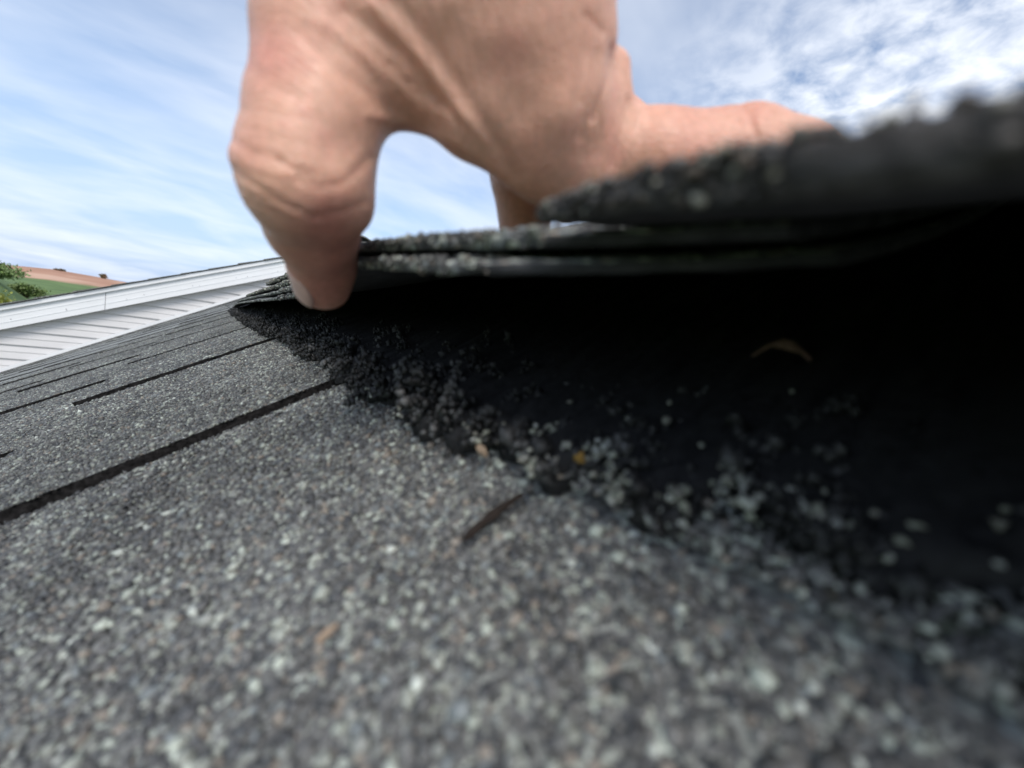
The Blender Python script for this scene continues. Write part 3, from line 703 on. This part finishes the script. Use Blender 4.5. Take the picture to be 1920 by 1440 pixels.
disp = np.zeros(len(Vh))
for pts, dep, w in FOLDS:
    dd = seg_dist(q2, pts); g_ = .55*dep*np.exp(-(dd/w)**2); disp += g_
disp *= front & (Vh[:, 1] > -120)
disp += (vnoise(q2[:, 0]/70, q2[:, 1]/70, 4)-.5)*.8
Vh = smooth(Vh+NV*disp[:, None], 1, .25)
# natural colouring of the skin: redder on pads and joints
red = np.zeros(len(Vh))
for (pxx, pyy, rad_, amt) in ((600, 480, 85, 1.0), (615, 400, 50, .5), (612, 555, 45, .6), (505, 100, 70, .8), (455, 270, 50, .35), (1000, 300, 80, .35), (1300, 270, 90, .45), (950, 80, 140, .3), (1420, 215, 40, .4)):
    red += amt*np.exp(-(((q2-np.array([pxx, pyy]))**2).sum(1))/rad_**2)
Wh = CAM+(Vh[:, :1]*RIGHT+Vh[:, 1:2]*DOWN+Vh[:, 2:3]*FWD)*.001
me = mesh_np('person', Wh, Fh, np.repeat(red[:, None], 3, 1).clip(0, 1), True)
m_, t, b = mat('skin'); M_SKIN = m_
at = N(t, 'ShaderNodeAttribute', attribute_name='tint'); g = N(t, 'ShaderNodeNewGeometry')
nb = N(t, 'ShaderNodeTexNoise', inp={'Scale': 70.0, 'Detail': 4.0, 'Roughness': .6}); t.links.new(g.outputs['Position'], nb.inputs['Vector'])
base = ramp(t, nb.outputs[0], [(.3, (.68, .365, .255)), (.55, (.75, .435, .315)), (.72, (.74, .38, .29))])
base = mixc(t, mathn(t, 'MULTIPLY', at.outputs['Fac'], .8, True), base, (.58, .22, .17))
nf = N(t, 'ShaderNodeTexNoise', inp={'Scale': 600.0, 'Detail': 3.0}); t.links.new(g.outputs['Position'], nf.inputs['Vector'])
base = mixc(t, .5, base, mixc(t, 1.0, base, ramp(t, nf.outputs[0], [(.3, (.8, .78, .76)), (.7, (1.12, 1.1, 1.1))]), 'MULTIPLY'))
t.links.new(base, b.inputs['Base Color'])
b.inputs['Roughness'].default_value = .42; b.inputs['Specular IOR Level'].default_value = .45
b.inputs['Subsurface Weight'].default_value = .35; b.inputs['Subsurface Radius'].default_value = (1.0, .35, .18); b.inputs['Subsurface Scale'].default_value = .0035
vo = N(t, 'ShaderNodeTexVoronoi', inp={'Scale': 1100.0}, feature='DISTANCE_TO_EDGE'); t.links.new(g.outputs['Position'], vo.inputs['Vector'])
wv = N(t, 'ShaderNodeTexWave', inp={'Scale': 420.0, 'Distortion': 5.0, 'Detail': 3.0, 'Detail Scale': 1.5}); wv.bands_direction = 'DIAGONAL'; t.links.new(g.outputs['Position'], wv.inputs['Vector'])
hsum = mathn(t, 'ADD', mathn(t, 'MULTIPLY', mathn(t, 'MINIMUM', vo.outputs['Distance'], .12), 3.0), mathn(t, 'MULTIPLY', wv.outputs['Fac'], .25))
bn = N(t, 'ShaderNodeBump', inp={'Strength': .5, 'Distance': .0003}); t.links.new(hsum, bn.inputs['Height']); t.links.new(bn.outputs[0], b.inputs['Normal'])
hand = link('person', me, None, M_SKIN); tag(hand, 'bare hand and wrist reaching down, pinching the lifted shingles between thumb and fingers', 'person')
# thumb nail, seen nearly edge-on on the left of the thumb tip
M_NAIL = plain('nail', (.70, .45, .38), .32, .5, (300, .06))
tipc, tipr = THUMB[-1]; prev, prr = THUMB[-2]
axis = (tipc-prev)/np.linalg.norm(tipc-prev); view = -tipc/np.linalg.norm(tipc)
sidev = np.array([-.80, .25, -.55]); sidev -= axis*(sidev@axis); sidev /= np.linalg.norm(sidev); tang = np.cross(axis, sidev)
V = []; nu, nv = 9, 9
for layer in (0, 1):
    for i in range(nu):
        s = i/(nu-1); c = prev+(tipc-prev)*(.15+s*1.25); rr = (prr+(tipr-prr)*min(1, .15+s*1.25))
        if s > .7: rr *= 1-.25*((s-.7)/.3)**2
        for j in range(nv):
            an = (j/(nv-1)-.5)*1.75*(1-.28*abs(2*s-1)**3)
            V.append(c+(sidev*math.cos(an)+tang*math.sin(an))*(rr+(1.15 if layer == 0 else -.25)))
V = np.array(V); V = CAM+(V[:, :1]*RIGHT+V[:, 1:2]*DOWN+V[:, 2:3]*FWD)*.001
n = nu*nv; F = [(i*nv+j, (i+1)*nv+j, (i+1)*nv+j+1, i*nv+j+1) for i in range(nu-1) for j in range(nv-1)]
ring = [j for j in range(nv)]+[i*nv+nv-1 for i in range(1, nu)]+[(nu-1)*nv+j for j in range(nv-2, -1, -1)]+[i*nv for i in range(nu-2, 0, -1)]
F += [(ring[k], ring[(k+1) % len(ring)], ring[(k+1) % len(ring)]+n, ring[k]+n) for k in range(len(ring))]
link('nail', mesh('nail', V, F, True), hand, M_NAIL)
